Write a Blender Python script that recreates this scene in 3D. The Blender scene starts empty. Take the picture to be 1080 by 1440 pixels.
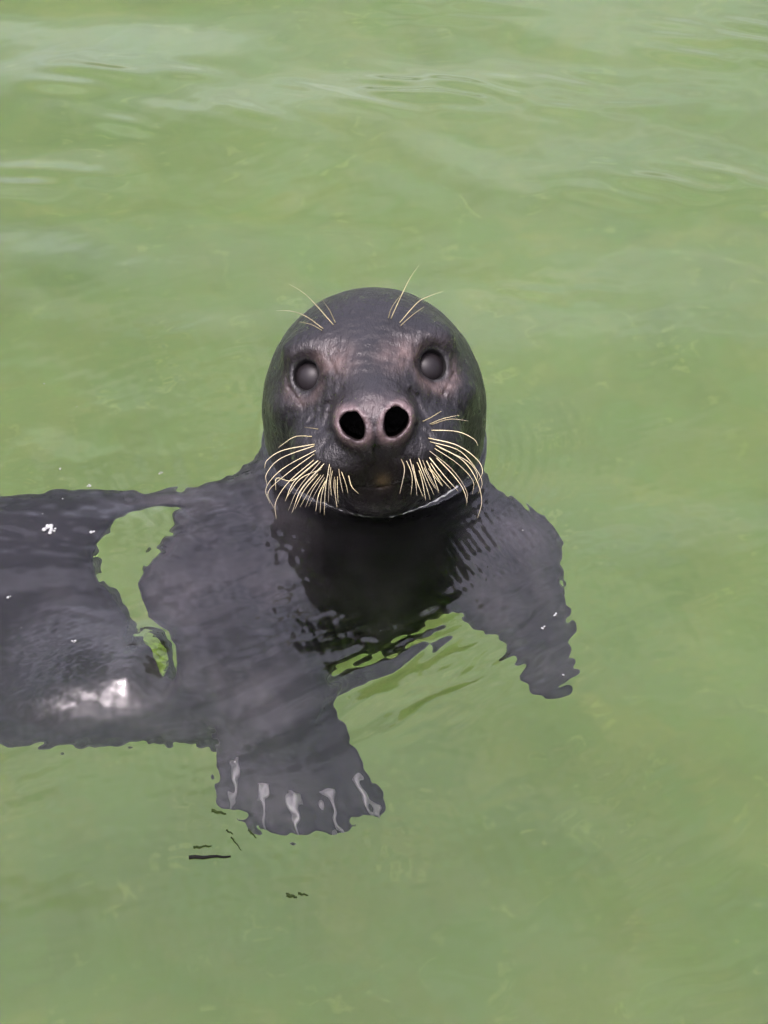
import bpy, math, random
import numpy as np
from mathutils import Vector, Matrix
from mathutils.bvhtree import BVHTree

random.seed(7); np.random.seed(7)
scene = bpy.context.scene
COL = scene.collection

# ------------------------------------------------------------------ camera
ELEV = math.radians(40.0); DIST = 2.5
cam_d = bpy.data.cameras.new('camera'); cam = bpy.data.objects.new('camera', cam_d); COL.objects.link(cam)
cam.location = (0, -DIST*math.cos(ELEV), DIST*math.sin(ELEV))
cam.rotation_euler = (math.radians(90)-ELEV, 0, 0)
cam_d.sensor_fit = 'VERTICAL'; cam_d.sensor_height = 24.0; cam_d.lens = 24.0*3408/1440
cam_d.clip_start = 0.05; cam_d.clip_end = 500
scene.camera = cam

# ------------------------------------------------------------------ sky
SUN_EL, SUN_AZ = math.radians(68), math.radians(205)   # azimuth clockwise from +Y
w = bpy.data.worlds.new('World'); scene.world = w; w.use_nodes = True
nt = w.node_tree; nt.nodes.clear()
def N(t, kind, **kw):
    n = t.nodes.new(kind)
    for k, v in kw.items(): setattr(n, k, v)
    return n
sky = N(nt, 'ShaderNodeTexSky', sky_type='NISHITA', sun_disc=False)
sky.sun_elevation = SUN_EL; sky.sun_rotation = SUN_AZ
sky.air_density = 1.0; sky.dust_density = 6.0; sky.ozone_density = 1.0
hsv = N(nt, 'ShaderNodeHueSaturation'); hsv.inputs['Saturation'].default_value = 0.36
tc = N(nt, 'ShaderNodeTexCoord'); mp = N(nt, 'ShaderNodeMapping'); mp.inputs['Scale'].default_value = (1, 1, 2.2)
cn = N(nt, 'ShaderNodeTexNoise'); cn.inputs['Scale'].default_value = 3.6; cn.inputs['Detail'].default_value = 6
cr = N(nt, 'ShaderNodeMapRange')
for k, v in zip(('From Min', 'From Max', 'To Min', 'To Max'), (0.32, 0.68, 0.62, 1.38)): cr.inputs[k].default_value = v
mul = N(nt, 'ShaderNodeMix', data_type='RGBA', blend_type='MULTIPLY'); mul.inputs['Factor'].default_value = 1
bg = N(nt, 'ShaderNodeBackground'); bg.inputs['Strength'].default_value = 0.15
wo = N(nt, 'ShaderNodeOutputWorld')
L = nt.links.new
L(sky.outputs[0], hsv.inputs['Color']); L(tc.outputs['Generated'], mp.inputs[0]); L(mp.outputs[0], cn.inputs['Vector'])
L(cn.outputs['Fac'], cr.inputs['Value']); L(hsv.outputs[0], mul.inputs['A']); L(cr.outputs[0], mul.inputs['B'])
sep = N(nt, 'ShaderNodeSeparateXYZ'); L(tc.outputs['Generated'], sep.inputs[0])
grad_ = N(nt, 'ShaderNodeMapRange')     # overcast skies are about three times brighter overhead than at the horizon
for k, v in zip(('From Min', 'From Max', 'To Min', 'To Max'), (0.0, 1.0, 0.55, 1.65)): grad_.inputs[k].default_value = v
mul2 = N(nt, 'ShaderNodeMix', data_type='RGBA', blend_type='MULTIPLY'); mul2.inputs['Factor'].default_value = 1
L(sep.outputs['Z'], grad_.inputs['Value']); L(mul.outputs['Result'], mul2.inputs['A']); L(grad_.outputs[0], mul2.inputs['B'])
tint = N(nt, 'ShaderNodeMix', data_type='RGBA', blend_type='MULTIPLY'); tint.inputs['Factor'].default_value = 1
tint.inputs['B'].default_value = (1.12, 1.03, 1.14, 1)
L(mul2.outputs['Result'], tint.inputs['A']); L(tint.outputs['Result'], bg.inputs['Color']); L(bg.outputs[0], wo.inputs['Surface'])

# ------------------------------------------------------------------ sun (hazy)
sd = bpy.data.lights.new('sun', 'SUN'); sun = bpy.data.objects.new('sun', sd); COL.objects.link(sun)
sd.energy = 0.5; sd.angle = math.radians(10); sd.color = (1.0, 0.95, 0.88)
sdir = Vector((math.sin(SUN_AZ)*math.cos(SUN_EL), math.cos(SUN_AZ)*math.cos(SUN_EL), math.sin(SUN_EL)))
sun.rotation_euler = sdir.to_track_quat('Z', 'Y').to_euler()

vs = scene.view_settings
vs.view_transform = 'Standard'; vs.look = 'None'; vs.gamma = 1; vs.use_curve_mapping = False
vs.exposure = 2.14
cy = scene.cycles
cy.use_denoising = True; cy.denoiser = 'OPENIMAGEDENOISE'; cy.denoising_prefilter = 'ACCURATE'
cy.use_adaptive_sampling = False
cy.max_bounces = 16; cy.volume_bounces = 6; cy.transmission_bounces = 10; cy.glossy_bounces = 4; cy.diffuse_bounces = 3
cy.caustics_refractive = True; cy.caustics_reflective = False; cy.sample_clamp_indirect = 6; cy.blur_glossy = 0.5

# ------------------------------------------------------------------ helpers
def mat(name):
    m = bpy.data.materials.new(name); m.use_nodes = True; m.node_tree.nodes.clear()
    return m, m.node_tree
def link_mesh(name, me, material, parent=None):
    o = bpy.data.objects.new(name, me); COL.objects.link(o)
    if material: me.materials.append(material)
    if parent: o.parent = parent
    return o
def tag(o, label=None, cat=None, group=None, kind=None):
    for k, v in (('label', label), ('category', cat), ('group', group), ('kind', kind)):
        if v: o[k] = v
    return o
def np_mesh(name, V, F, smooth=True):
    me = bpy.data.meshes.new(name)
    V = np.asarray(V, np.float32); F = np.asarray(F, np.int32)
    nf, k = F.shape
    me.vertices.add(len(V)); me.vertices.foreach_set('co', V.ravel())
    me.loops.add(nf*k); me.loops.foreach_set('vertex_index', F.ravel())
    me.polygons.add(nf); me.polygons.foreach_set('loop_start', np.arange(nf, dtype=np.int32)*k)
    me.polygons.foreach_set('loop_total', np.full(nf, k, np.int32))
    me.polygons.foreach_set('use_smooth', np.full(nf, smooth))
    me.update(calc_edges=True); me.validate()
    return me

# ------------------------------------------------------------------ the seal as a distance field
def smin(a, b, k):
    h = np.maximum(k-np.abs(a-b), 0)/k
    return np.minimum(a, b)-h*h*k*0.25
def smax(a, b, k): return -smin(-a, -b, k)
def ell(p, c, r):
    q = p-np.array(c, np.float32); r = np.array(r, np.float32)
    k0 = np.sqrt(((q/r)**2).sum(-1)); k1 = np.sqrt(((q/(r*r))**2).sum(-1))+1e-9
    return k0*(k0-1)/k1
def cone(p, a, b, ra, rb, squash=None):
    a = np.array(a, np.float32); b = np.array(b, np.float32); ba = b-a
    t = np.clip(((p-a)@ba)/float(ba@ba), 0, 1)
    q = p-a-t[:, None]*ba
    return np.sqrt((q*q).sum(-1))-(ra+(rb-ra)*t)
def blade(p, a, b, ra, rb, n, flat):
    """tapered limb flattened along the direction n"""
    a = np.array(a, np.float32); b = np.array(b, np.float32); ba = b-a
    n = np.array(n, np.float32); n /= np.linalg.norm(n)
    t = np.clip(((p-a)@ba)/float(ba@ba), 0, 1)
    q = p-a-t[:, None]*ba
    qn = q@n
    q2 = q+np.outer(qn*(1/flat-1), n)
    return (np.sqrt((q2*q2).sum(-1))-(ra+(rb-ra)*t))*(flat+1)/2

PITCH, ROLL = math.radians(34), math.radians(4.8)
HS = np.array((-0.011, 0.107, 0.0683))
_f = np.array((0, -math.cos(PITCH), math.sin(PITCH))); _r0 = np.array((1., 0, 0)); _u0 = np.array((0, math.sin(PITCH), math.cos(PITCH)))
_r = math.cos(ROLL)*_r0+math.sin(ROLL)*_u0; _u = -math.sin(ROLL)*_r0+math.cos(ROLL)*_u0
HM = np.stack([_r, _f, _u], 0)            # rows: right, forward, up
def to_head(p): return ((p-HS)@HM.T).astype(np.float32)
def from_head(q): return np.asarray(q, float)@HM+HS

EYES = [(-0.0590, 0.0630, 0.0275), (0.0560, 0.0630, 0.0275)]   # eyeball centres, head frame
EYE_R = 0.0205
EYE_DIR = [np.array((s*0.34, 0.90, 0.20)) for s in (-1, 1)]
EYE_DIR = [d/np.linalg.norm(d) for d in EYE_DIR]

def seg2(q, a, b):
    x, z = q[:, 0], q[:, 2]; dx, dz = b[0]-a[0], b[1]-a[1]
    t = np.clip(((x-a[0])*dx+(z-a[1])*dz)/(dx*dx+dz*dz), 0, 1)
    return np.sqrt((x-a[0]-t*dx)**2+(z-a[1]-t*dz)**2)
def lumps(q, f, seed, n=7):
    r = np.random.RandomState(seed); o = np.zeros(len(q), np.float32)
    for _ in range(n):
        v = r.normal(size=3); v *= f*r.uniform(0.6, 1.5)/np.linalg.norm(v)
        o += np.sin(q@v.astype(np.float32)+r.uniform(0, 6.28))
    return o/math.sqrt(n)

def nostril_q(q, s):
    """local frame of a nostril: across, depth, along the slit"""
    c = np.array((s*0.0205, 0.163, -0.0180)); d = q-c
    a = math.radians(27)*s
    across = d[:, 0]*math.cos(a)-d[:, 2]*math.sin(a)
    along = d[:, 0]*math.sin(a)+d[:, 2]*math.cos(a)
    return across, d[:, 1], along

def head_sdf(q):
    d = ell(q, (0, -0.02, 0.002), (0.106, 0.13, 0.109))
    d = smin(d, ell(q, (0, -0.03, -0.035), (0.104, 0.12, 0.10)), 0.03)
    # muzzle and roman nose
    m = cone(q, (0, 0.03, 0.0), (0, 0.126, -0.024), 0.076, 0.039)
    m = smin(m, cone(q, (0, 0.05, 0.042), (0, 0.14, -0.006), 0.035, 0.022), 0.04)
    d = smin(d, m, 0.045)
    # jaw
    d = smin(d, cone(q, (0, 0.0, -0.06), (0, 0.085, -0.073), 0.075, 0.036), 0.04)
    d = smin(d, ell(q, (0, 0.094, -0.084), (0.040, 0.034, 0.024)), 0.03)
    # nose pad
    d = smin(d, ell(q, (0, 0.150, -0.016), (0.038, 0.020, 0.024)), 0.018)
    for s in (-1, 1):
        # whisker pads
        d = smin(d, ell(q, (s*0.030, 0.124, -0.053), (0.033, 0.034, 0.028)), 0.016)
        d = smin(d, ell(q, (s*0.055, 0.095, -0.045), (0.032, 0.036, 0.030)), 0.03)
        # brow and cheek below the eye
        d = smin(d, ell(q, (s*0.052, 0.058, 0.055), (0.032, 0.026, 0.016)), 0.03)
        d = smin(d, ell(q, (s*0.075, 0.052, -0.004), (0.024, 0.026, 0.016)), 0.03)
    # philtrum
    g = cone(q, (0, 0.170, -0.022), (0, 0.158, -0.066), 0.0010, 0.0024)
    d = smax(d, -g, 0.008)
    # nostrils
    for s in (-1, 1):
        ac, dp, al = nostril_q(q, s)
        e = np.sqrt((ac/0.0180)**2+(al/0.0215)**2+(dp/0.02)**2)
        rim = (e-1)*0.018
        d = smin(d, rim, 0.009)
    for s in (-1, 1):
        ac, dp, al = nostril_q(q, s)
        wid = 0.0112*(1.0+0.42*np.clip(al/0.02, -1, 1))
        e = np.sqrt((ac/wid)**2+((al)/0.0155)**2)
        hole = np.maximum((e-1)*0.0110, -(dp+0.055))
        d = smax(d, -hole, 0.0045)
    # eyes: socket, lids, folds
    for c, n in zip(EYES, EYE_DIR):
        v = q-np.array(c, np.float32); rr = np.sqrt((v*v).sum(-1)); ax = v@n.astype(np.float32)
        rad = np.sqrt(np.maximum(rr*rr-ax*ax, 0))
        d = smax(d, -(np.sqrt(rad**2+(ax-0.040)**2)-0.0225), 0.010)      # shallow hollow round the eye
        lid = np.sqrt((rad-0.0166)**2+(ax-0.0140)**2)-0.0026
        d = smin(d, lid, 0.007)
        bag = np.sqrt((rad-0.0258)**2+(ax-0.0105)**2)-0.0026
        d = smin(d, bag+0.004*np.clip(v[:, 2]/0.01+0.6, 0, 3), 0.006)
        d = smax(d, -np.maximum(rad-0.0147, -ax), 0.0018)
    # creases, mouth line, fur lumps
    fr = np.clip((q[:, 1]-0.02)/0.03, 0, 1)
    for s in (-1, 1):
        for a, b_, dep, wd in (((0.038, 0.010), (0.052, -0.022), 0.0012, 0.0026), ((0.046, 0.004), (0.066, -0.014), 0.0009, 0.0022),
                               ((0.030, 0.018), (0.044, 0.002), 0.0010, 0.0028), ((0.034, 0.032), (0.040, 0.046), 0.0012, 0.0025),
                               ((0.041, -0.024), (0.056, -0.040), 0.0012, 0.0035), ((0.072, 0.002), (0.084, 0.020), 0.0014, 0.002),
                               ((0.0, -0.0835), (0.030, -0.079), 0.0009, 0.0014), ((0.030, -0.079), (0.062, -0.086), 0.0012, 0.0016)):
            d = d+fr*dep*np.exp(-(seg2(q, (s*a[0], a[1]), (s*b_[0], b_[1]))/wd)**2)
    d = d+0.00038*lumps(q, 150, 5)+0.00030*fr*lumps(q, 480, 6)
    return d

GAP = np.array([(-0.2924, -0.0834), (-0.2932, -0.0583), (-0.2866, -0.0361), (-0.277, -0.0204), (-0.2633, -0.0102), (-0.2492, -0.0023), (-0.2316, -0.001), (-0.2129, 0.0023), (-0.21, -0.02), (-0.218, -0.04), (-0.229, -0.0605), (-0.24, -0.085), (-0.247, -0.106), (-0.244, -0.13), (-0.237, -0.156), (-0.227, -0.18), (-0.217, -0.205), (-0.209, -0.23), (-0.217, -0.256), (-0.233, -0.244), (-0.242, -0.215), (-0.25, -0.185), (-0.262, -0.156), (-0.276, -0.124), (-0.287, -0.102)], np.float32)   # outline of the gap between flank and shoulder, at the water surface
def poly_sd(x, y, P):
    d = np.full(len(x), 1e9, np.float32); sgn = np.ones(len(x), np.float32); j = len(P)-1
    for i in range(len(P)):
        ex, ey = P[j]-P[i]; wx_, wy_ = x-P[i, 0], y-P[i, 1]
        t = np.clip((wx_*ex+wy_*ey)/(ex*ex+ey*ey), 0, 1); d = np.minimum(d, (wx_-ex*t)**2+(wy_-ey*t)**2)
        c1 = y >= P[i, 1]; c2 = y < P[j, 1]; c3 = ex*wy_ > ey*wx_
        sgn = np.where((c1 & c2 & c3) | (~c1 & ~c2 & ~c3), -sgn, sgn); j = i
    return sgn*np.sqrt(d)

def seal_sdf(p):
    p = p.astype(np.float32)
    q = to_head(p)
    # body below the water
    b = cone(p, (-0.011, 0.135, 0.03), (-0.011, 0.135, -0.05), 0.102, 0.108)
    b = smin(b, cone(p, (-0.011, 0.135, -0.06), (-0.06, 0.075, -0.215), 0.104, 0.134), 0.022)
    b = smin(b, cone(p, (-0.08, 0.055, -0.212), (-0.19, -0.026, -0.197), 0.142, 0.150), 0.06)
    b = smin(b, cone(p, (-0.19, -0.026, -0.197), (-0.32, -0.024, -0.195), 0.150, 0.150), 0.05)
    b = smin(b, cone(p, (-0.32, -0.024, -0.195), (-0.62, -0.020, -0.20), 0.150, 0.146), 0.05)
    b = smin(b, cone(p, (-0.62, -0.032, -0.20), (-1.05, 0.0, -0.22), 0.143, 0.085), 0.05)
    b = smin(b, cone(p, (-1.05, 0.0, -0.22), (-1.27, 0.03, -0.24), 0.085, 0.05), 0.05)
    for s in (-1, 1):    # hind flippers
        b = smin(b, blade(p, (-1.24, 0.03+s*0.03, -0.24), (-1.45, 0.03+s*0.12, -0.26), 0.04, 0.075, (0.2, 0.2*s, 1), 0.25), 0.04)
    # shoulders and fore flippers
    b = smin(b, cone(p, (-0.12, 0.035, -0.132), (-0.15, -0.04, -0.15), 0.084, 0.09), 0.035)
    b = smin(b, cone(p, (-0.14, -0.05, -0.14), (-0.105, -0.20, -0.17), 0.085, 0.052), 0.05)
    b = smin(b, cone(p, (0.05, 0.08, -0.14), (0.115, 0.035, -0.155), 0.085, 0.068), 0.04)
    b = smin(b, cone(p, (0.125, 0.035, -0.155), (0.163, -0.045, -0.19), 0.058, 0.030), 0.04)
    b = smin(b, cone(p, (0.105, 0.03, -0.165), (0.128, -0.018, -0.178), 0.060, 0.046), 0.03)
    for W, T, n in PAWS:
        kf = 1.0 if W[0][0] < 0 else 0.72
        for w0, t0, ra, rb in zip(W, T, (0.026, 0.024, 0.023, 0.022, 0.022), (0.017, 0.016, 0.016, 0.015, 0.015)):
            b = smin(b, blade(p, w0, t0, ra*kf, rb*kf, n, 0.75), 0.018)
    # flank and shoulder stand apart here: a slanting gap with open water behind it
    gm = (p[:, 0] < -0.14) & (p[:, 0] > -0.40)
    if gm.any():
        dep = np.maximum(-p[gm, 2], 0)
        b[gm] = smax(b[gm], -(poly_sd(p[gm, 0]+0.095*dep, p[gm, 1]-0.69*dep, GAP)-0.001)*0.85, 0.040)
    h = np.full(len(p), 1.0, np.float32)
    m = (np.abs(q).max(-1) < 0.26)
    h[m] = head_sdf(q[m])
    h[~m] = np.minimum(np.sqrt((q[~m]**2).sum(-1))-0.14, 1.0)
    return smin(b, h, 0.05)

PAWS = [
    ([(-0.138, -0.18, -0.172), (-0.120, -0.19, -0.172), (-0.102, -0.195, -0.172), (-0.084, -0.19, -0.174), (-0.068, -0.18, -0.178)],
     [(-0.146, -0.278, -0.200), (-0.116, -0.302, -0.207), (-0.084, -0.310, -0.210), (-0.048, -0.306, -0.210), (-0.016, -0.284, -0.208)],
     (0.1, -0.25, 1)),
    ([(0.150, -0.035, -0.19), (0.156, -0.04, -0.19), (0.161, -0.045, -0.19), (0.166, -0.04, -0.19), (0.170, -0.03, -0.19)],
     [(0.150, -0.088, -0.235), (0.159, -0.098, -0.245), (0.168, -0.100, -0.245), (0.176, -0.094, -0.238), (0.183, -0.080, -0.225)],
     (0.0, -0.4, 1)),
]

def axis(segs):
    out = []
    for a, b, st in segs:
        n = max(1, int(round((b-a)/st))); out.append(np.linspace(a, b, n, endpoint=False))
    out.append(np.array([segs[-1][1]])); return np.concatenate(out)

def surface_nets(fn, X, Y, Z, coarse=5):
    def up(n):
        i = np.arange(0, n, coarse); 
        if i[-1] != n-1: i = np.append(i, n-1)
        return i
    ix, iy, iz = up(len(X)), up(len(Y)), up(len(Z))
    G = np.stack(np.meshgrid(X[ix], Y[iy], Z[iz], indexing='ij'), -1).reshape(-1, 3)
    C = fn(G).reshape(len(ix), len(iy), len(iz))
    def interp(A, idx, n, ax):
        t = np.interp(np.arange(n), idx, np.arange(len(idx))); i0 = np.minimum(t.astype(int), len(idx)-2); f = (t-i0).astype(np.float32)
        sh = [1, 1, 1]; sh[ax] = n
        return np.take(A, i0, ax)*(1-f.reshape(sh))+np.take(A, i0+1, ax)*f.reshape(sh)
    D = interp(interp(interp(C.astype(np.float32), ix, len(X), 0), iy, len(Y), 1), iz, len(Z), 2)
    st = lambda A: np.gradient(A)*coarse
    tol = (0.012+0.8*np.sqrt(st(X)[:, None, None]**2+st(Y)[None, :, None]**2+st(Z)[None, None, :]**2))
    I = np.argwhere(np.abs(D) < tol)
    P = np.stack([X[I[:, 0]], Y[I[:, 1]], Z[I[:, 2]]], -1)
    vals = np.empty(len(P), np.float32)
    for k in range(0, len(P), 400000): vals[k:k+400000] = fn(P[k:k+400000])
    D[I[:, 0], I[:, 1], I[:, 2]] = vals
    S = D < 0
    cnt = np.zeros(tuple(n-1 for n in D.shape), np.int8)
    for dx in (0, 1):
        for dy in (0, 1):
            for dz in (0, 1):
                cnt += S[dx:D.shape[0]-1+dx, dy:D.shape[1]-1+dy, dz:D.shape[2]-1+dz]
    A = np.argwhere((cnt > 0) & (cnt < 8))
    vid = np.full(cnt.shape, -1, np.int32); vid[A[:, 0], A[:, 1], A[:, 2]] = np.arange(len(A))
    acc = np.zeros((len(A), 3)); num = np.zeros(len(A))
    corners = [(a, b, c) for a in (0, 1) for b in (0, 1) for c in (0, 1)]
    cv = {c: D[A[:, 0]+c[0], A[:, 1]+c[1], A[:, 2]+c[2]] for c in corners}
    cp = {c: np.stack([X[A[:, 0]+c[0]], Y[A[:, 1]+c[1]], Z[A[:, 2]+c[2]]], -1) for c in corners}
    for c in corners:
        for ax in range(3):
            if c[ax]: continue
            e = list(c); e[ax] = 1; e = tuple(e)
            m = (cv[c] < 0) != (cv[e] < 0)
            t = cv[c][m]/(cv[c][m]-cv[e][m])
            acc[m] += cp[c][m]+t[:, None]*(cp[e][m]-cp[c][m]); num[m] += 1
    V = acc/num[:, None]
    F = []
    for ax in range(3):
        a, b = (ax+1) % 3, (ax+2) % 3
        s0 = [slice(1, -1)]*3; s1 = [slice(1, -1)]*3
        s0[ax] = slice(0, -1); s1[ax] = slice(1, None)
        s0, s1 = tuple(s0), tuple(s1)
        chg = S[s0] != S[s1]
        E = np.argwhere(chg); off = np.array([1, 1, 1]); off[ax] = 0; E = E+off
        inside = S[E[:, 0], E[:, 1], E[:, 2]]
        q = []
        for da, db in ((-1, -1), (0, -1), (0, 0), (-1, 0)):
            c = E.copy(); c[:, a] += da; c[:, b] += db; q.append(vid[c[:, 0], c[:, 1], c[:, 2]])
        q = np.stack(q, -1); q[~inside] = q[~inside][:, ::-1]; F.append(q)
    F = np.concatenate(F)
    F = F[(F >= 0).all(1)]
    return V, F

fs = 0.0017
X = axis([(-1.6, -0.62, 0.016), (-0.62, -0.36, 0.0085), (-0.36, -0.18, 0.0036), (-0.18, -0.135, 0.004), (-0.135, 0.115, fs), (0.115, 0.26, 0.004)])
Y = axis([(-0.42, -0.36, 0.01), (-0.36, -0.12, 0.005), (-0.12, -0.07, 0.003), (-0.07, 0.10, fs), (0.10, 0.22, 0.003), (0.22, 0.30, 0.006)])
Z = axis([(-0.40, -0.28, 0.008), (-0.28, -0.05, 0.005), (-0.05, -0.01, 0.003), (-0.01, 0.20, fs), (0.20, 0.22, 0.004)])
V, F = surface_nets(seal_sdf, X, Y, Z)
def grad(P, h=4e-4):
    g = np.empty_like(P)
    for k in range(3):
        o = np.zeros(3); o[k] = h
        g[:, k] = (seal_sdf(P+o)-seal_sdf(P-o))/(2*h)
    return g
for _ in range(1):
    g = grad(V); d = seal_sdf(V)
    step = (d/np.maximum((g*g).sum(1), 0.25))[:, None]*g
    n_ = np.linalg.norm(step, axis=1, keepdims=True); V = V-step*np.minimum(1, 0.0012/np.maximum(n_, 1e-9))
body_me = np_mesh('body', V, F)

# coat colouring that belongs to the animal: nostril rims, brow patches, lids, chin spot, lips; muzzle and nostril shade painted in
Q = to_head(V); rimA = np.zeros(len(V)); browA = np.zeros(len(V)); innerShadeA = np.zeros(len(V)); darkA = np.zeros(len(V))
g_ = lambda x, s: np.exp(-(x/s)**2)
for s in (-1, 1):
    ac, dp, al = nostril_q(Q, s)
    e = np.sqrt((ac/0.0115)**2+(al/0.0155)**2)
    rimA = np.maximum(rimA, g_((e-1.25)*0.0135, 0.0042)*(dp > -0.025))
    rimA = np.maximum(rimA, 0.4*np.exp(-((Q[:, 0]/0.03)**2+((Q[:, 2]+0.002)/0.012)**2))*(Q[:, 1] > 0.12))
    innerShadeA = np.maximum(innerShadeA, ((e < 1.08) & (dp < -0.002) & (dp > -0.08)).astype(float))  # near-black colour inside the nostrils stands in for deep-passage shade
for i, (c, n) in enumerate(zip(EYES, EYE_DIR)):
    v = Q-np.array(c); rr = np.linalg.norm(v, axis=1); ax = v@n; rad = np.sqrt(np.maximum(rr**2-ax**2, 0))
    front = (ax > -0.02)
    ring = g_(rad-0.026, 0.008)*front*(1.0 if i else 0.55)*np.clip(0.6-v[:, 2]/0.03, 0.2, 1.2)
    patch = np.exp(-(((v[:, 0]-(-1 if i else 1)*0.022)/0.022)**2+((v[:, 2]-0.018)/0.014)**2))*front
    browA = np.maximum(browA, np.maximum(ring*0.8, patch))
    darkA = np.maximum(darkA, g_(rad-0.0158, 0.0022)*(ax > 0.005))
chinA = np.exp(-(((Q[:, 0]-0.004)/0.007)**2+((Q[:, 2]+0.076)/0.0065)**2))*(Q[:, 1] > 0.1)
bridge = np.exp(-((Q[:, 0]/0.035)**2+((Q[:, 2]-0.018)/0.03)**2))*(Q[:, 1] > 0.1)
lipShadeA = np.clip(1.3*np.exp(-((Q[:, 0]/0.060)**2+((Q[:, 2]+0.075)/0.033)**2)), 0, 1)*(Q[:, 1] > 0.04)  # dark lips, and the muzzle's dark-water reflection put into the coat colour
paleA = np.maximum(np.clip((-0.06-V[:, 0])/0.06, 0, 1), np.clip((V[:, 0]-0.075)/0.03, 0, 1))*np.clip((-0.02-V[:, 2])/0.03, 0, 1)*(1-0.75*np.clip((-0.24-V[:, 0])/0.06, 0, 1))
for nm, arr in (('pale', paleA), ('muzzle', lipShadeA), ('rim', rimA), ('brow', browA), ('inner', innerShadeA), ('lid', darkA), ('chin', chinA)):
    at = body_me.attributes.new(nm, 'FLOAT', 'POINT'); at.data.foreach_set('value', arr.astype(np.float32))

m_fur, t = mat('wet_fur')
out = N(t, 'ShaderNodeOutputMaterial'); bs = N(t, 'ShaderNodeBsdfPrincipled')
tcn = N(t, 'ShaderNodeTexCoord')
def noise(t, scale, detail, rough=0.55, vec=None):
    n = N(t, 'ShaderNodeTexNoise'); n.inputs['Scale'].default_value = scale; n.inputs['Detail'].default_value = detail; n.inputs['Roughness'].default_value = rough
    if vec is not None: t.links.new(vec, n.inputs['Vector'])
    return n
def ramp(t, src, a, b, lo=0.0, hi=1.0):
    n = N(t, 'ShaderNodeMapRange'); n.inputs['From Min'].default_value = a; n.inputs['From Max'].default_value = b
    n.inputs['To Min'].default_value = lo; n.inputs['To Max'].default_value = hi; t.links.new(src, n.inputs['Value']); return n.outputs[0]
def mix(t, fac, A, B, blend='MIX'):
    n = N(t, 'ShaderNodeMix', data_type='RGBA', blend_type=blend)
    for key, val in (('Factor', fac), ('A', A), ('B', B)):
        if hasattr(val, 'is_output'): t.links.new(val, n.inputs[key])
        else: n.inputs[key].default_value = val
    return n.outputs['Result']
def math_(t, op, a, b=None):
    n = N(t, 'ShaderNodeMath', operation=op)
    for i, val in enumerate((a, b)):
        if val is None: continue
        if hasattr(val, 'is_output'): t.links.new(val, n.inputs[i])
        else: n.inputs[i].default_value = val
    return n.outputs[0]
def attr(t, nm):
    n = N(t, 'ShaderNodeAttribute'); n.attribute_name = nm; return n.outputs['Fac']
obj = tcn.outputs['Object']
n1 = noise(t, 14, 5, 0.6, obj); n2 = noise(t, 70, 4, 0.6, obj); n3 = noise(t, 420, 3, 0.6, obj)
base = mix(t, ramp(t, n1.outputs['Fac'], 0.35, 0.68), (0.0012, 0.0011, 0.0014, 1), (0.0060, 0.0053, 0.0062, 1))
base = mix(t, ramp(t, n2.outputs['Fac'], 0.5, 0.72, 0, 0.6), base, (0.003, 0.003, 0.0035, 1))
n0 = noise(t, 11, 6, 0.65, obj)
base = mix(t, math_(t, 'MULTIPLY', attr(t, 'pale'), ramp(t, n0.outputs['Fac'], 0.40, 0.66, 0.14, 1.0)), base, (0.026, 0.0238, 0.0262, 1))
bfac = math_(t, 'MULTIPLY', attr(t, 'brow'), ramp(t, n2.outputs['Fac'], 0.3, 0.65, 0.25, 1.0))
base = mix(t, bfac, base, (0.044, 0.031, 0.028, 1))
rfac = math_(t, 'MULTIPLY', attr(t, 'rim'), ramp(t, n2.outputs['Fac'], 0.3, 0.6, 0.55, 1.0))
base = mix(t, rfac, base, (0.055, 0.039, 0.039, 1))
base = mix(t, attr(t, 'muzzle'), base, (0.0022, 0.0018, 0.0016, 1))
base = mix(t, math_(t, 'MULTIPLY', attr(t, 'chin'), 0.38), base, (0.04, 0.028, 0.012, 1))
base = mix(t, attr(t, 'lid'), base, (0.008, 0.008, 0.008, 1))
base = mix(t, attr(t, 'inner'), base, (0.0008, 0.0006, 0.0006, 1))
t.links.new(base, bs.inputs['Base Color'])
t.links.new(ramp(t, math_(t, 'MAXIMUM', attr(t, 'inner'), math_(t, 'MULTIPLY', attr(t, 'muzzle'), 0.72)), 0, 1, 0.5, 0.05), bs.inputs['Specular IOR Level'])
t.links.new(ramp(t, n2.outputs['Fac'], 0.3, 0.7, 0.22, 0.50), bs.inputs['Roughness'])
sxyz = N(t, 'ShaderNodeSeparateXYZ'); t.links.new(obj, sxyz.inputs[0])
t.links.new(ramp(t, sxyz.outputs['Z'], -0.004, 0.004, 1.05, 1.33), bs.inputs['IOR'])
mpn = N(t, 'ShaderNodeMapping'); mpn.inputs['Scale'].default_value = (1, 0.4, 0.4); t.links.new(obj, mpn.inputs[0])
n4 = noise(t, 380, 4, 0.6, mpn.outputs[0]); n5 = noise(t, 120, 3, 0.6, obj)
hsum = math_(t, 'ADD', math_(t, 'MULTIPLY', n4.outputs['Fac'], 0.8), math_(t, 'MULTIPLY', n5.outputs['Fac'], 0.7))
bp = N(t, 'ShaderNodeBump'); bp.inputs['Distance'].default_value = 0.0030
t.links.new(ramp(t, sxyz.outputs['Z'], -0.004, 0.004, 0.0, 0.62), bp.inputs['Strength'])
t.links.new(hsum, bp.inputs['Height']); t.links.new(bp.outputs[0], bs.inputs['Normal']); t.links.new(bs.outputs[0], out.inputs['Surface'])

seal = bpy.data.objects.new('seal', None); COL.objects.link(seal); seal.location = (0, 0, 0); seal.empty_display_size = 0.1
tag(seal, 'dark grey seal with pale whiskers holding its head up out of green water', 'seal')
body = link_mesh('body', body_me, m_fur, seal)
tree = BVHTree.FromPolygons([tuple(v) for v in V], [tuple(f) for f in F])

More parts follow.
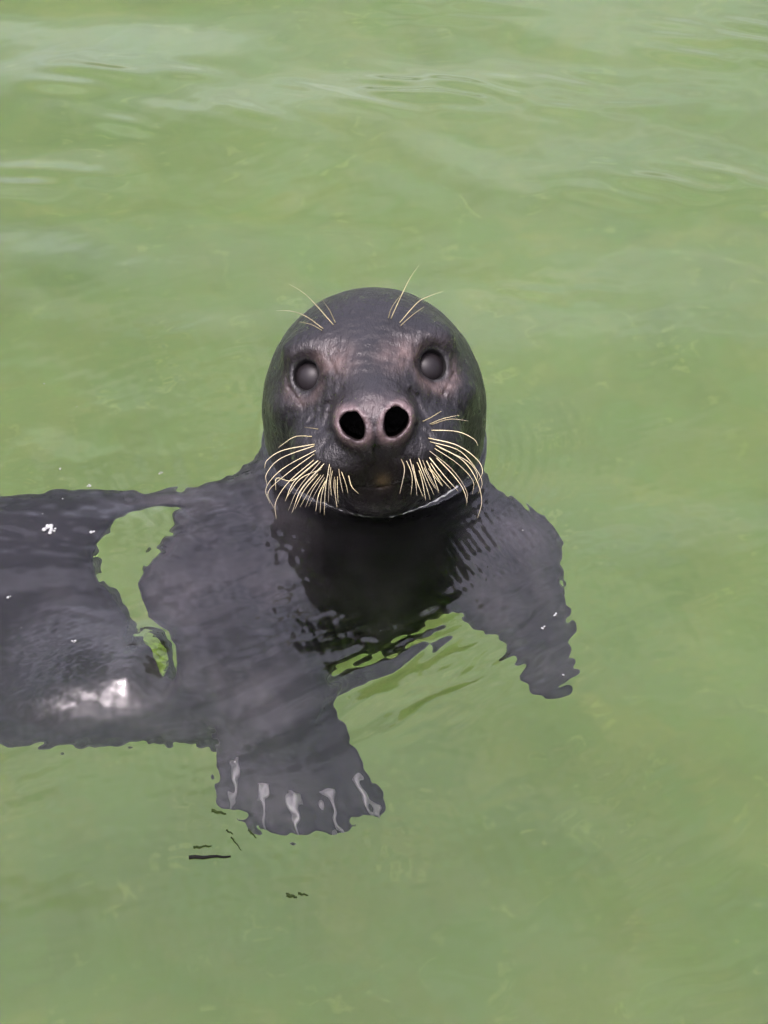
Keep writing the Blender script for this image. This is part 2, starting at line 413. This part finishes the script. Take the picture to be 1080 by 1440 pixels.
# eyes
def simple(name, color, rough, ior=1.45, **kw):
    m, t = mat(name); o = N(t, 'ShaderNodeOutputMaterial'); b = N(t, 'ShaderNodeBsdfPrincipled')
    b.inputs['Base Color'].default_value = (*color, 1); b.inputs['Roughness'].default_value = rough; b.inputs['IOR'].default_value = ior
    nn = noise(t, kw.get('scale', 60), 4); tcx = N(t, 'ShaderNodeTexCoord'); t.links.new(tcx.outputs['Object'], nn.inputs['Vector'])
    t.links.new(mix(t, ramp(t, nn.outputs['Fac'], 0.3, 0.7), (*[c*kw.get('lo', 0.75) for c in color], 1), (*[min(1, c*1.2) for c in color], 1)), b.inputs['Base Color'])
    t.links.new(b.outputs[0], o.inputs['Surface']); return m
m_eye = simple('wet_eye', (0.0058, 0.0050, 0.0054), 0.40, 1.22)
def uv_sphere(name, c, r, seg=40, rings=24):
    th = np.linspace(0, np.pi, rings+1); ph = np.linspace(0, 2*np.pi, seg, endpoint=False)
    Vv = [(c[0], c[1], c[2]+r)]
    for a in th[1:-1]:
        for b_ in ph: Vv.append((c[0]+r*math.sin(a)*math.cos(b_), c[1]+r*math.sin(a)*math.sin(b_), c[2]+r*math.cos(a)))
    Vv.append((c[0], c[1], c[2]-r)); Ff = []
    for j in range(seg): Ff.append((0, 1+j, 1+(j+1) % seg))
    for i in range(rings-2):
        for j in range(seg):
            a0 = 1+i*seg; Ff.append((a0+j, a0+seg+j, a0+seg+(j+1) % seg, a0+(j+1) % seg))
    a0 = 1+(rings-2)*seg
    for j in range(seg): Ff.append((a0+j, len(Vv)-1, a0+(j+1) % seg))
    me = bpy.data.meshes.new(name); me.from_pydata(Vv, [], Ff); me.shade_smooth(); return me
for c, n in zip(EYES, EYE_DIR):
    e = link_mesh('eye', uv_sphere('eye', from_head(np.array(c)-n*0.0024), EYE_R), m_eye, seal)

# whiskers: head-frame points (across, up) in millimetres, root snapped to the muzzle
def tube(name, pts, r0, r1, sides=6):
    pts = [Vector(p) for p in pts]; n = len(pts); Vv = []; Ff = []
    up = Vector((0.3, 0.2, 0.93))
    for i, p in enumerate(pts):
        tg = (pts[min(i+1, n-1)]-pts[max(i-1, 0)]).normalized(); a = tg.cross(up).normalized(); b_ = tg.cross(a)
        r = r0+(r1-r0)*(i/(n-1))**1.3
        for k in range(sides):
            an = 2*math.pi*k/sides; Vv.append(p+a*(r*math.cos(an))+b_*(r*math.sin(an)))
    for i in range(n-1):
        for k in range(sides): Ff.append((i*sides+k, i*sides+(k+1) % sides, (i+1)*sides+(k+1) % sides, (i+1)*sides+k))
    Ff.append(tuple(range(sides-1, -1, -1))); Ff.append(tuple((n-1)*sides+k for k in range(sides)))
    me = bpy.data.meshes.new(name); me.from_pydata(Vv, [], Ff); me.shade_smooth(); return me
def spline(P, n=18):
    P = [np.array(p, float) for p in P]
    if len(P) == 2: P = [P[0], (P[0]+P[1])/2, P[1]]
    E = [2*P[0]-P[1]]+P+[2*P[-1]-P[-2]]; out_ = []
    seg = len(P)-1
    for k in range(n+1):
        u = min(k/n*seg, seg-1e-6); i = int(u); f = u-i; a, b_, c, d_ = E[i:i+4]
        out_.append(0.5*(2*b_+(c-a)*f+(2*a-5*b_+4*c-d_)*f*f+(3*b_-a-3*c+d_)*f**3))
    return out_
m_wh = simple('pale_whisker', (0.20, 0.175, 0.095), 0.4, 1.5, scale=90, lo=0.6)
m_wd = simple('brownish_whisker', (0.11, 0.092, 0.05), 0.4, 1.5, scale=90, lo=0.6)
WH = [
    ('whisker', [(-55.8, -21.0), (-69.3, -16.5)], 15, 0.48750000000000004),
    ('whisker', [(-62.3, -27.6), (-79.7, -25.6), (-96.7, -34.3)], 15, 0.75),
    ('whisker', [(-59.3, -34.6), (-92.6, -37.8), (-108.4, -45.5), (-111.9, -53.1)], 15, 0.75),
    ('whisker', [(-56.1, -38.9), (-94.1, -55.5), (-111.9, -72.6), (-109.4, -87.7)], 15, 0.75),
    ('whisker', [(-61.7, -49.1), (-89.3, -69.0), (-103.7, -87.5), (-104.4, -103.5)], 15, 0.75),
    ('whisker', [(-57.0, -49.5), (-83.2, -68.1), (-94.0, -86.6)], 15, 0.75),
    ('whisker', [(-51.3, -52.4), (-76.8, -75.8), (-87.9, -97.8)], 15, 0.75),
    ('whisker', [(-59.4, -63.6), (-74.6, -78.3), (-85.3, -95.6)], 15, 0.75),
    ('whisker', [(-53.5, -64.1), (-66.4, -79.0), (-74.6, -94.2)], 15, 0.75),
    ('whisker', [(-52.9, -71.3), (-61.0, -84.2), (-65.2, -99.7)], 15, 0.75),
    ('whisker', [(-46.4, -50.4), (-53.3, -77.7), (-56.5, -102.8)], 15, 0.75),
    ('whisker', [(-44.8, -60.1), (-47.6, -71.1), (-47.9, -84.6)], 15, 0.75),
    ('whisker', [(-43.3, -69.8), (-44.3, -83.2), (-43.5, -96.8)], 15, 0.75),
    ('whisker', [(-38.8, -58.2), (-38.0, -69.5), (-36.4, -82.0)], 15, 0.75),
    ('whisker', [(-29.9, -66.1), (-27.3, -77.6), (-20.8, -84.5)], 15, 0.75),
    ('whisker', [(-63.4, -54.9), (-85.7, -68.1), (-100.5, -64.0), (-102.5, -75.2)], 15, 0.75),
    ('whisker', [(-55.4, -59.2), (-77.2, -66.2), (-92.5, -83.2)], 15, 0.75),
    ('whisker', [(47.3, -21.4), (56.9, -16.9), (66.6, -11.3)], 15, 0.75),
    ('whisker', [(54.8, -25.6), (74.3, -20.8), (92.7, -23.5)], 15, 0.75),
    ('whisker', [(53.7, -30.3), (80.5, -33.4), (96.1, -41.5), (100.0, -48.5)], 15, 0.75),
    ('whisker', [(50.7, -37.2), (79.4, -46.5), (98.1, -62.0), (102.3, -73.9), (97.2, -82.6)], 15, 0.75),
    ('whisker', [(56.1, -43.6), (82.9, -61.0), (95.3, -80.8), (99.3, -102.1), (93.7, -119.1)], 15, 0.75),
    ('whisker', [(49.8, -47.8), (72.7, -69.6), (84.9, -91.5), (83.5, -105.2)], 15, 0.75),
    ('whisker', [(60.5, -47.5), (87.5, -62.5), (96.8, -75.9), (94.6, -84.8)], 15, 0.75),
    ('whisker', [(50.4, -55.0), (65.0, -75.8), (76.5, -90.4)], 15, 0.75),
    ('whisker', [(51.7, -68.2), (56.8, -75.2), (61.7, -84.4)], 15, 0.75),
    ('whisker', [(47.8, -58.4), (52.5, -70.0), (57.7, -90.0)], 15, 0.75),
    ('whisker', [(39.9, -52.9), (45.3, -71.8), (52.8, -91.9)], 15, 0.75),
    ('whisker', [(39.9, -67.2), (42.3, -78.7), (44.1, -97.1)], 15, 0.75),
    ('whisker', [(31.6, -53.4), (35.5, -75.7), (35.7, -90.5)], 15, 0.75),
    ('whisker', [(23.2, -53.9), (25.7, -65.4), (19.0, -87.9)], 15, 0.75),
    ('whisker', [(57.4, -56.8), (72.3, -74.3), (81.5, -88.9), (84.9, -102.9)], 15, 0.75),
    ('whisker', [(44.8, -65.3), (49.6, -76.9), (54.5, -86.1)], 15, 0.75),
    ('brow_whisker', [(-32.8, 78.9), (-49.0, 101.3), (-59.9, 114.5), (-73.7, 125.0)], 25, 0.65),
    ('brow_whisker', [(-43.5, 76.2), (-59.6, 90.5), (-73.4, 97.4), (-88.6, 99.6)], 25, 0.65),
    ('brow_whisker', [(-31.4, 81.3), (-36.1, 95.4), (-41.6, 105.8)], 25, 0.65),
    ('brow_whisker', [(-45.3, 75.1), (-55.4, 82.4), (-66.8, 86.6)], 25, 0.65),
    ('brow_whisker', [(24.6, 80.7), (35.9, 101.4), (47.0, 120.1), (57.1, 132.6)], 25, 0.65),
    ('brow_whisker', [(32.7, 75.9), (52.4, 95.2), (64.8, 101.1), (78.8, 104.9)], 25, 0.65),
    ('brow_whisker', [(22.2, 81.6), (26.6, 92.5), (35.9, 104.1)], 25, 0.65),
    ('brow_whisker', [(33.7, 73.3), (46.5, 83.5), (58.9, 91.3)], 25, 0.65),
]
_x = []
for (na, pa, la, ra), (nb_, pb, lb, rb) in zip(WH, WH[1:]):
    if na == nb_ == 'whisker' and len(pa) == len(pb) and pa[0][0]*pb[0][0] > 0 and len(pa) > 2:
        f = random.uniform(0.3, 0.7)
        _x.append((na, [(x0+(x1-x0)*f+random.uniform(-2, 2), z0+(z1-z0)*f+random.uniform(-2, 2)) for (x0, z0), (x1, z1) in zip(pa, pb)], la+random.uniform(-6, 8), 0.62))
for name, pts, lean, r in WH+_x:
    # pts: (across, up, 0) mm in the tilted face plane; lean: how far the tip comes forward of its root, mm
    P = []
    plane = lambda x, z: from_head((x/1000, 0, z/1000))
    o = Vector(plane(*pts[0])); fdir = Vector(_f)
    hit = tree.ray_cast(o+fdir*0.4, -fdir)
    root = to_head(np.array(hit[0])[None])[0] if hit[0] else np.array((pts[0][0]/1000, 0.1, pts[0][1]/1000))
    yd = root[1]
    for k, (x, z) in enumerate(pts):
        s = k/(len(pts)-1)
        P.append(from_head((x/1000, yd-0.002*(k == 0)+lean/1000*s, z/1000)))
    rv = r*random.uniform(0.50, 0.86)/1000
    if name == 'brow_whisker': rv = r*0.85/1000
    link_mesh(name, tube(name, spline(P), rv, rv/5), m_wh if name == 'brow_whisker' else random.choice((m_wh, m_wh, m_wd)), seal)

# claws
m_claw = simple('pale_claw', (0.038, 0.035, 0.038), 0.6, scale=120)
for W, T, n in PAWS[:1]:
    for w0, t0 in zip(W, T):
        w0, t0 = np.array(w0), np.array(t0); d_ = t0-w0; d_ /= np.linalg.norm(d_); nn = np.array(n)/np.linalg.norm(n)
        P = [t0-d_*0.032+nn*0.0135, t0-d_*0.014+nn*0.0165, t0+nn*0.0155+d_*0.004, t0+d_*0.018+nn*0.006]
        link_mesh('claw', tube('claw', spline(P, 10), 0.0048, 0.0012, 8), m_claw, seal)

# ------------------------------------------------------------------ water
def water_h(x, y):
    h = np.zeros_like(x)
    rng = np.random.RandomState(3)
    for wl, amp, cnt, spread in ((0.55, 0.0030, 5, 0.5), (0.24, 0.0012, 7, 0.8), (0.11, 0.00036, 9, 1.2), (0.05, 0.00006, 10, 2.5)):
        for _ in range(cnt):
            a = rng.uniform(-spread, spread)+math.pi/2*0.9; k = 2*math.pi/(wl*rng.uniform(0.7, 1.4)); ph = rng.uniform(0, 6.28)
            h += amp/math.sqrt(cnt)*np.sin(k*(x*math.cos(a)+y*math.sin(a))+ph)*1.3
    def bump2(cx, cy, sx, sy, rot=0.0):
        c, s = math.cos(rot), math.sin(rot); u = (x-cx)*c+(y-cy)*s; v = -(x-cx)*s+(y-cy)*c
        return np.exp(-0.5*((u/sx)**2+(v/sy)**2))
    def chop(wl, cnt, ang=None, spread=3.2):
        r = 0
        for _ in range(cnt):
            a = rng.uniform(0, 6.28) if ang is None else ang+rng.uniform(-spread, spread)
            k = 2*math.pi/(wl*rng.uniform(0.7, 1.35)); r = r+np.sin(k*(x*math.cos(a)+y*math.sin(a))+rng.uniform(0, 6.28))
        return r/math.sqrt(cnt)
    # fine ripples come in patches; livelier round the animal
    m1 = 0.5+0.5*np.tanh(1.6*chop(0.35, 6))
    m2 = 0.5+0.5*np.tanh(1.6*chop(0.22, 6))
    body_near = np.maximum(bump2(-0.10, -0.12, 0.30, 0.28), np.maximum(1.1*bump2(-0.08, -0.44, 0.10, 0.09), 1.1*bump2(-0.30, -0.37, 0.2, 0.06)))
    h += chop(0.027, 9)*(0.00005+0.00022*body_near)*(0.25+m1)
    h += chop(0.013, 12)*(0.000005+0.000105*body_near)*(0.25+m2)
    # slow swell lines over the back, along the body
    h += 0.00075*chop(0.07, 6, 1.25, 0.5)*bump2(-0.32, -0.08, 0.16, 0.12)
    h += 0.00014*chop(0.020, 6, 1.2, 0.35)*bump2(-0.34, -0.03, 0.10, 0.05)
    # diagonal wavelets between the flippers
    h += 0.0011*chop(0.050, 4, 2.30, 0.22)*bump2(0.045, -0.225, 0.10, 0.06, 0.6)
    h += 0.00070*chop(0.021, 8, 2.20, 0.55)*bump2(0.080, -0.235, 0.085, 0.05, 0.6)
    h += 0.00050*chop(0.022, 7, 0.3, 0.8)*bump2(-0.220, -0.045, 0.035, 0.05)
    h += 0.0105*bump2(0.03, -0.325, 0.10, 0.058, 0.25)
    h += 0.00030*chop(0.020, 7)*bump2(-0.07, -0.45, 0.09, 0.06)
    h += 0.00045*chop(0.045, 7)*bump2(-0.25, 0.05, 0.16, 0.05)
    h += 0.00022*chop(0.020, 7)*bump2(-0.25, 0.05, 0.16, 0.05)
    # close parallel ripples over the shoulder
    h += 0.00036*chop(0.0105, 3, 0.40, 0.10)*bump2(0.108, -0.055, 0.028, 0.05, -0.4)
    h += 0.00028*chop(0.016, 6, 0.6, 0.9)*bump2(-0.085, -0.06, 0.03, 0.05)
    # fan of ripples, open water to the right
    h += 0.00022*chop(0.024, 6, 2.2, 0.3)*bump2(0.25, -0.44, 0.09, 0.08)
    h += 0.00020*chop(0.022, 6, 2.0, 0.4)*bump2(0.26, -0.58, 0.07, 0.06)
    # mounds of the long waves that catch the far sky
    for cx, cy, sx, sy, a in ((0.09, 0.85, 0.13, 0.035, 0.0040), (-0.36, 0.89, 0.09, 0.03, 0.0034), (0.36, 0.625, 0.10, 0.035, 0.0036), (-0.245, 0.775, 0.10, 0.03, 0.0026),
                              (-0.42, 0.64, 0.07, 0.03, 0.0032), (0.48, 0.98, 0.09, 0.05, 0.0042), (0.1, 1.07, 0.08, 0.03, 0.003), (0.2, 0.40, 0.06, 0.02, 0.0018), (0.25, 0.80, 0.10, 0.02, 0.002)):
        h += 1.25*a*bump2(cx, cy, sx, sy, 0.05)*(1+0.35*chop(0.05, 5, 1.4, 0.5))
    # water heaped over the flank
    def heap(cx, cy, sx, front, back, rot):
        c, s = math.cos(rot), math.sin(rot); u = (x-cx)*c+(y-cy)*s; v = -(x-cx)*s+(y-cy)*c
        return np.exp(-0.5*((u/sx)**2+(v/np.where(v < 0, front, back))**2))
    h += 0.0185*heap(-0.285, -0.266, 0.040, 0.024, 0.075, 0.12)*(1+0.018*chop(0.016, 6)+0.0075*chop(0.0085, 8))
    h += 0.0100*heap(-0.238, -0.262, 0.016, 0.016, 0.050, -0.2)*(1+0.02*chop(0.012, 6))
    h += 0.004*bump2(-0.225, -0.215, 0.020, 0.05, -0.3)
    # rings the neck sends out
    dx, dy = x+0.011, y-0.11; rad = np.sqrt(dx*dx+dy*dy); d = np.maximum(rad-0.11, 0)
    h += 0.00034*np.sin(2*math.pi*d/0.0135)*np.exp(-d/0.05)*(0.5+0.5*np.cos(np.arctan2(dy, dx)+0.7))**2
    return h
wx = axis([(-60, -8, 4), (-8, -1.5, 0.15), (-1.5, -0.55, 0.02), (-0.55, -0.40, 0.003), (-0.40, 0.24, 0.0017), (0.24, 0.55, 0.003), (0.55, 1.5, 0.02), (1.5, 8, 0.15), (8, 60, 4)])
wy = axis([(-60, -8, 4), (-8, -1.5, 0.15), (-1.5, -0.75, 0.02), (-0.75, -0.48, 0.003), (-0.48, 0.20, 0.0017), (0.20, 1.05, 0.0034), (1.05, 1.8, 0.012), (1.8, 8, 0.1), (8, 60, 4)])
GX, GY = np.meshgrid(wx, wy, indexing='ij')
fade = np.exp(-(np.maximum(np.maximum(np.abs(GX), np.abs(GY))-3, 0)/3)**2)
H = water_h(GX, GY)*fade
nearm = (np.abs(GX+0.011) < 0.2) & (np.abs(GY-0.1) < 0.2)
P3 = np.stack([GX[nearm], GY[nearm], H[nearm]], -1)
H[nearm] += 0.0042*np.exp(-np.maximum(seal_sdf(P3), 0)/0.0045)
nx, ny = GX.shape
WV = np.stack([GX, GY, H], -1).reshape(-1, 3)
idx = np.arange(nx*ny).reshape(nx, ny)
WF = np.stack([idx[:-1, :-1], idx[1:, :-1], idx[1:, 1:], idx[:-1, 1:]], -1).reshape(-1, 4)
DEEP = -2.6
ring = np.concatenate([idx[:, 0], idx[-1, 1:], idx[-2::-1, -1], idx[0, -2:0:-1]])
base_i = len(WV); low = WV[ring].copy(); low[:, 2] = DEEP
WV = np.concatenate([WV, low, [[0, 0, DEEP]]]); m = len(ring); lo_i = base_i+np.arange(m)
side = np.stack([np.roll(ring, -1), ring, lo_i, np.roll(lo_i, -1)], -1)
cap = np.stack([lo_i, np.full(m, base_i+m), np.full(m, base_i+m), np.roll(lo_i, -1)], -1)
me = bpy.data.meshes.new('water')
tri_cap = [(int(b_), int(a), int(base_i+m)) for a, b_ in zip(lo_i, np.roll(lo_i, -1))]
allF = np.concatenate([WF, side])
wm = np_mesh('water', WV, allF)
import bmesh
bm = bmesh.new(); bm.from_mesh(wm); bm.verts.ensure_lookup_table()
for tr in tri_cap: bm.faces.new([bm.verts[i] for i in tr])
bm.to_mesh(wm); bm.free()
m_w, t = mat('green_water'); out = N(t, 'ShaderNodeOutputMaterial')
gl = N(t, 'ShaderNodeBsdfGlass'); gl.inputs['IOR'].default_value = 1.333; gl.inputs['Roughness'].default_value = 0.0
sc_ = N(t, 'ShaderNodeVolumeScatter'); ab = N(t, 'ShaderNodeVolumeAbsorption'); ad = N(t, 'ShaderNodeAddShader')
sc_.inputs['Color'].default_value = (0.5, 0.9, 0.15, 1); sc_.inputs['Density'].default_value = 0.035; sc_.inputs['Anisotropy'].default_value = 0.0
ab.inputs['Color'].default_value = (0.55, 0.85, 0.2, 1); ab.inputs['Density'].default_value = 0.25
t.links.new(sc_.outputs[0], ad.inputs[0]); t.links.new(ab.outputs[0], ad.inputs[1]); t.links.new(ad.outputs[0], out.inputs['Volume'])
t.links.new(gl.outputs[0], out.inputs['Surface'])
water = tag(link_mesh('water', wm, m_w), 'calm rippled green sea water around the seal', None, None, 'structure')

# sea bed
bx = axis([(-60, -4, 4), (-4, 4, 0.1), (4, 60, 4)]); BX, BY = np.meshgrid(bx, bx, indexing='ij')
BZ = -1.5+0.06*np.sin(BX*1.3+0.4)*np.cos(BY*1.7)+0.03*np.sin(BX*4.1+BY*3.3)
bi = np.arange(BX.size).reshape(BX.shape)
sm_ = np_mesh('seabed', np.stack([BX, BY, BZ], -1).reshape(-1, 3), np.stack([bi[:-1, :-1], bi[1:, :-1], bi[1:, 1:], bi[:-1, 1:]], -1).reshape(-1, 4))
m_b, t = mat('algae_sand'); out = N(t, 'ShaderNodeOutputMaterial'); bs = N(t, 'ShaderNodeBsdfPrincipled'); bs.inputs['Roughness'].default_value = 0.9
tcn = N(t, 'ShaderNodeTexCoord'); nn = noise(t, 3.5, 7, 0.65, tcn.outputs['Object'])
nb = noise(t, 11, 5, 0.6, tcn.outputs['Object']); nc = noise(t, 26, 4, 0.6, tcn.outputs['Object'])
fl = mix(t, ramp(t, nn.outputs['Fac'], 0.35, 0.65), (0.029, 0.035, 0.0105, 1), (0.060, 0.056, 0.0225, 1))
fl = mix(t, ramp(t, nb.outputs['Fac'], 0.42, 0.64, 0, 0.7), fl, (0.038, 0.050, 0.018, 1))
fl = mix(t, ramp(t, nc.outputs['Fac'], 0.60, 0.70, 0, 0.45), fl, (0.090, 0.090, 0.036, 1))
t.links.new(fl, bs.inputs['Base Color'])
t.links.new(bs.outputs[0], out.inputs['Surface'])
tag(link_mesh('seabed', sm_, m_b), 'pale green algae covered sand under the water', None, None, 'structure')

# ------------------------------------------------------------------ green patch, black streak, modelled ripple reflections and foam on the water
def surf(x, y): return float(water_h(np.array([[x]]), np.array([[y]]))[0, 0])
def slab(name, outline, z, th, wob=0.0012):
    """a thin sheet with a real edge: the outline filled on both faces and closed round its rim"""
    bm = bmesh.new(); n = len(outline)
    zz = lambda p, s: z+s*th*0.5+wob*math.sin(31*p[0]+47*p[1])
    top = [bm.verts.new((p[0], p[1], zz(p, 1))) for p in outline]; bot = [bm.verts.new((p[0], p[1], zz(p, -1))) for p in outline]
    bm.faces.new(top); bm.faces.new(bot[::-1])
    for k in range(n): bm.faces.new((top[k], bot[k], bot[(k+1) % n], top[(k+1) % n]))
    bmesh.ops.triangulate(bm, faces=[f for f in bm.faces if len(f.verts) > 4], ngon_method='EAR_CLIP')
    bmesh.ops.recalc_face_normals(bm, faces=bm.faces)
    me = bpy.data.meshes.new(name); bm.to_mesh(me); bm.free(); return me
def ragged(P, amp, n=6, seed=1):
    r = random.Random(seed); out_ = []
    P = [np.array(p, float) for p in P]
    for i, p in enumerate(P):
        q = P[(i+1) % len(P)]
        for k in range(n):
            v = p+(q-p)*k/n; out_.append((v[0]+r.uniform(-amp, amp), v[1]+r.uniform(-amp, amp)))
    return out_
m_fleck = simple('bright_green', (0.042, 0.066, 0.012), 0.7, 1.05, scale=150, lo=0.35)
m_streak = simple('dull_black', (0.003, 0.003, 0.0025), 0.8, 1.12, scale=90)
m_foam = simple('foam', (0.12, 0.125, 0.12), 0.5, 1.33, scale=200, lo=0.85)
OFF = 0.026     # the green patch lies under the surface, so it stands a little farther off than it appears
fleck_poly = [(-0.232, -0.200), (-0.2266, -0.2083), (-0.2190, -0.2183), (-0.215, -0.2312), (-0.2160, -0.2449), (-0.2200, -0.2545), (-0.226, -0.2400), (-0.232, -0.2260), (-0.235, -0.2103)]
def thin_patch(name, poly, z, m_, amp, seed, label):
    o = link_mesh(name, slab(name, ragged([(x, y+OFF) for x, y in poly], amp, 4, seed), z, 0.003), m_); tag(o, label, 'ripple'); return o
thin_patch('green_fleck', fleck_poly, -0.028, m_fleck, 0.0016, 5, 'small bright green seaweed leaf in the gap beside the seal\'s flank')  # bright green sheet set just under the surface
def stick(name, x, y, ln, ang, r):
    P = []
    for k in range(7):
        u = (k/6-0.5)*ln; xx = x+u*math.cos(ang); yy = y+u*math.sin(ang)+0.0006*math.sin(k*2.1); P.append((xx, yy, surf(xx, yy)+r*0.2))
    return tube(name, spline(P, 12), r, r*0.45, 7)
tag(link_mesh('black_streak', stick('black_streak', -0.1536, -0.4741, 0.037, 0.02, 0.0020), m_streak), 'thin black streak lying flat on the green water below the clawed flipper', 'black_streak')  # thin black streak laid flat on the surface
FR = [(-0.1606, -0.4623, 0.016, 0.1, 0.0013), (-0.1482, -0.4223, 0.014, -0.3, 0.0017), (-0.1375, -0.4454, 0.008, -0.6, 0.0009), (-0.1310, -0.4590, 0.018, -1.0, 0.0008), (-0.0801, -0.5208, 0.010, -0.3, 0.0020), (-0.0700, -0.519, 0.009, -0.2, 0.0013), (-0.1171, -0.448, 0.012, -0.9, 0.0010)]
m_dash = simple('dark_ripple', (0.008, 0.013, 0.003), 0.8, 1.12, scale=90)  # solid dark dashes stand in for ripples reflecting the seal's dark head
for x, y, ln, a, r in FR:
    lab = ('short modelled ripple reflection just behind the black streak' if x < -0.155 else 'dark green modelled ripple reflection close to the outermost claw' if y > -0.43
           else 'longest hair-thin modelled ripple reflection, beside the end of the black streak' if ln > 0.017 else 'plump dark green modelled ripple reflection beyond the middle claws' if r == 0.0020
           else 'small modelled ripple reflection touching the plump one beyond the middle claws' if y < -0.5 else 'hair-thin dark modelled ripple reflection between claws and black streak')
    tag(link_mesh('ripple_dash', stick('ripple_dash', x, y, ln, a, r), m_dash), lab, 'ripple', 'modelled ripple reflections below the flipper')
def blob_cluster(name, x, y, n, spread, r):
    bm = bmesh.new()
    for k in range(n):
        a = random.uniform(0, 6.28); d_ = spread*math.sqrt(random.random()); rr = r*random.uniform(0.5, 1.1)
        M = Matrix.Translation((x+d_*math.cos(a), y+d_*math.sin(a), surf(x, y)+rr*0.25)) @ Matrix.Diagonal((1, 1, 0.7, 1))
        bmesh.ops.create_icosphere(bm, subdivisions=2, radius=rr, matrix=M)
    me = bpy.data.meshes.new(name); bm.to_mesh(me); bm.free(); me.shade_smooth(); return me
tag(link_mesh('foam_clump', blob_cluster('foam_clump', -0.3418, -0.0283, 16, 0.006, 0.0024), m_foam), 'largest clump of white foam, floating over the seal\'s back', 'foam')
fp = []
for k in range(46):
    a = math.radians(-118+k/45*78); lo_, hi_ = 0.03, 0.22
    for _ in range(22):
        md = (lo_+hi_)/2; pt = np.array([[-0.011+md*math.cos(a), 0.11+md*math.sin(a), 0.003]])
        if seal_sdf(pt)[0] < 0: lo_ = md
        else: hi_ = md
    fp.append((pt[0, 0], pt[0, 1], 0.0035+0.0006*math.sin(k*1.7)))
froth = bpy.data.objects.new('froth_line', None)
fm = tube('froth_line', spline(fp, 120), 0.001, 0.001, 6)
co = np.empty(len(fm.vertices)*3, np.float32); fm.vertices.foreach_get('co', co); co = co.reshape(-1, 6, 3)
cen = co.mean(1, keepdims=True); kk = np.arange(len(co))/len(co)
wob = 0.35+1.3*kk**2+0.45*np.sin(kk*41)*np.sin(kk*17+1)+0.35*np.sin(kk*97)
fm.vertices.foreach_set('co', (cen+(co-cen)*np.clip(wob, 0.15, 2.3)[:, None, None]).ravel())
bpy.data.objects.remove(froth)
tag(link_mesh('froth_line', fm, simple('bright_froth', (0.26, 0.265, 0.25), 0.4, 1.33, scale=300, lo=0.7)), 'thin white line of froth where the seal\'s chin meets the water', 'foam')
def where(x, y):
    if x > 0.1: return 'over the flipper without visible claws'
    if y > 0.04: return 'on open water behind the seal\'s back'
    if y < -0.3: return 'over the clawed flipper'
    return 'over the seal\'s flank'
for x, y, r in [(-0.2976, -0.0339, 2.6), (-0.343, 0.0759, 1.6), (-0.3087, 0.0463, 2.2), (-0.2359, 0.0676, 1.6), (-0.3342, 0.1781, 1.0), (-0.3557, 0.1769, 1.0), (-0.2986, -0.2093, 1.8), (0.1561, -0.177, 1.5),
                (0.1675, -0.1585, 1.6), (0.1698, -0.241, 1.6), (-0.3537, -0.178, 1.1), (-0.3717, -0.1314, 2.0), (-0.3742, 0.2192, 1.2), (-0.137, -0.3604, 1.3), (0.1417, -0.0316, 1.2), (-0.3519, -0.0023, 1.4), (-0.3339, 0.023, 1.3)]:
    n = 1 if r < 1.5 else 4
    tag(link_mesh('foam_fleck', blob_cluster('foam_fleck', x, y, n, 0.0022 if n > 1 else 0, r*0.66/1000), m_foam), 'tiny white fleck of foam '+where(x, y), 'foam', 'foam flecks '+where(x, y))
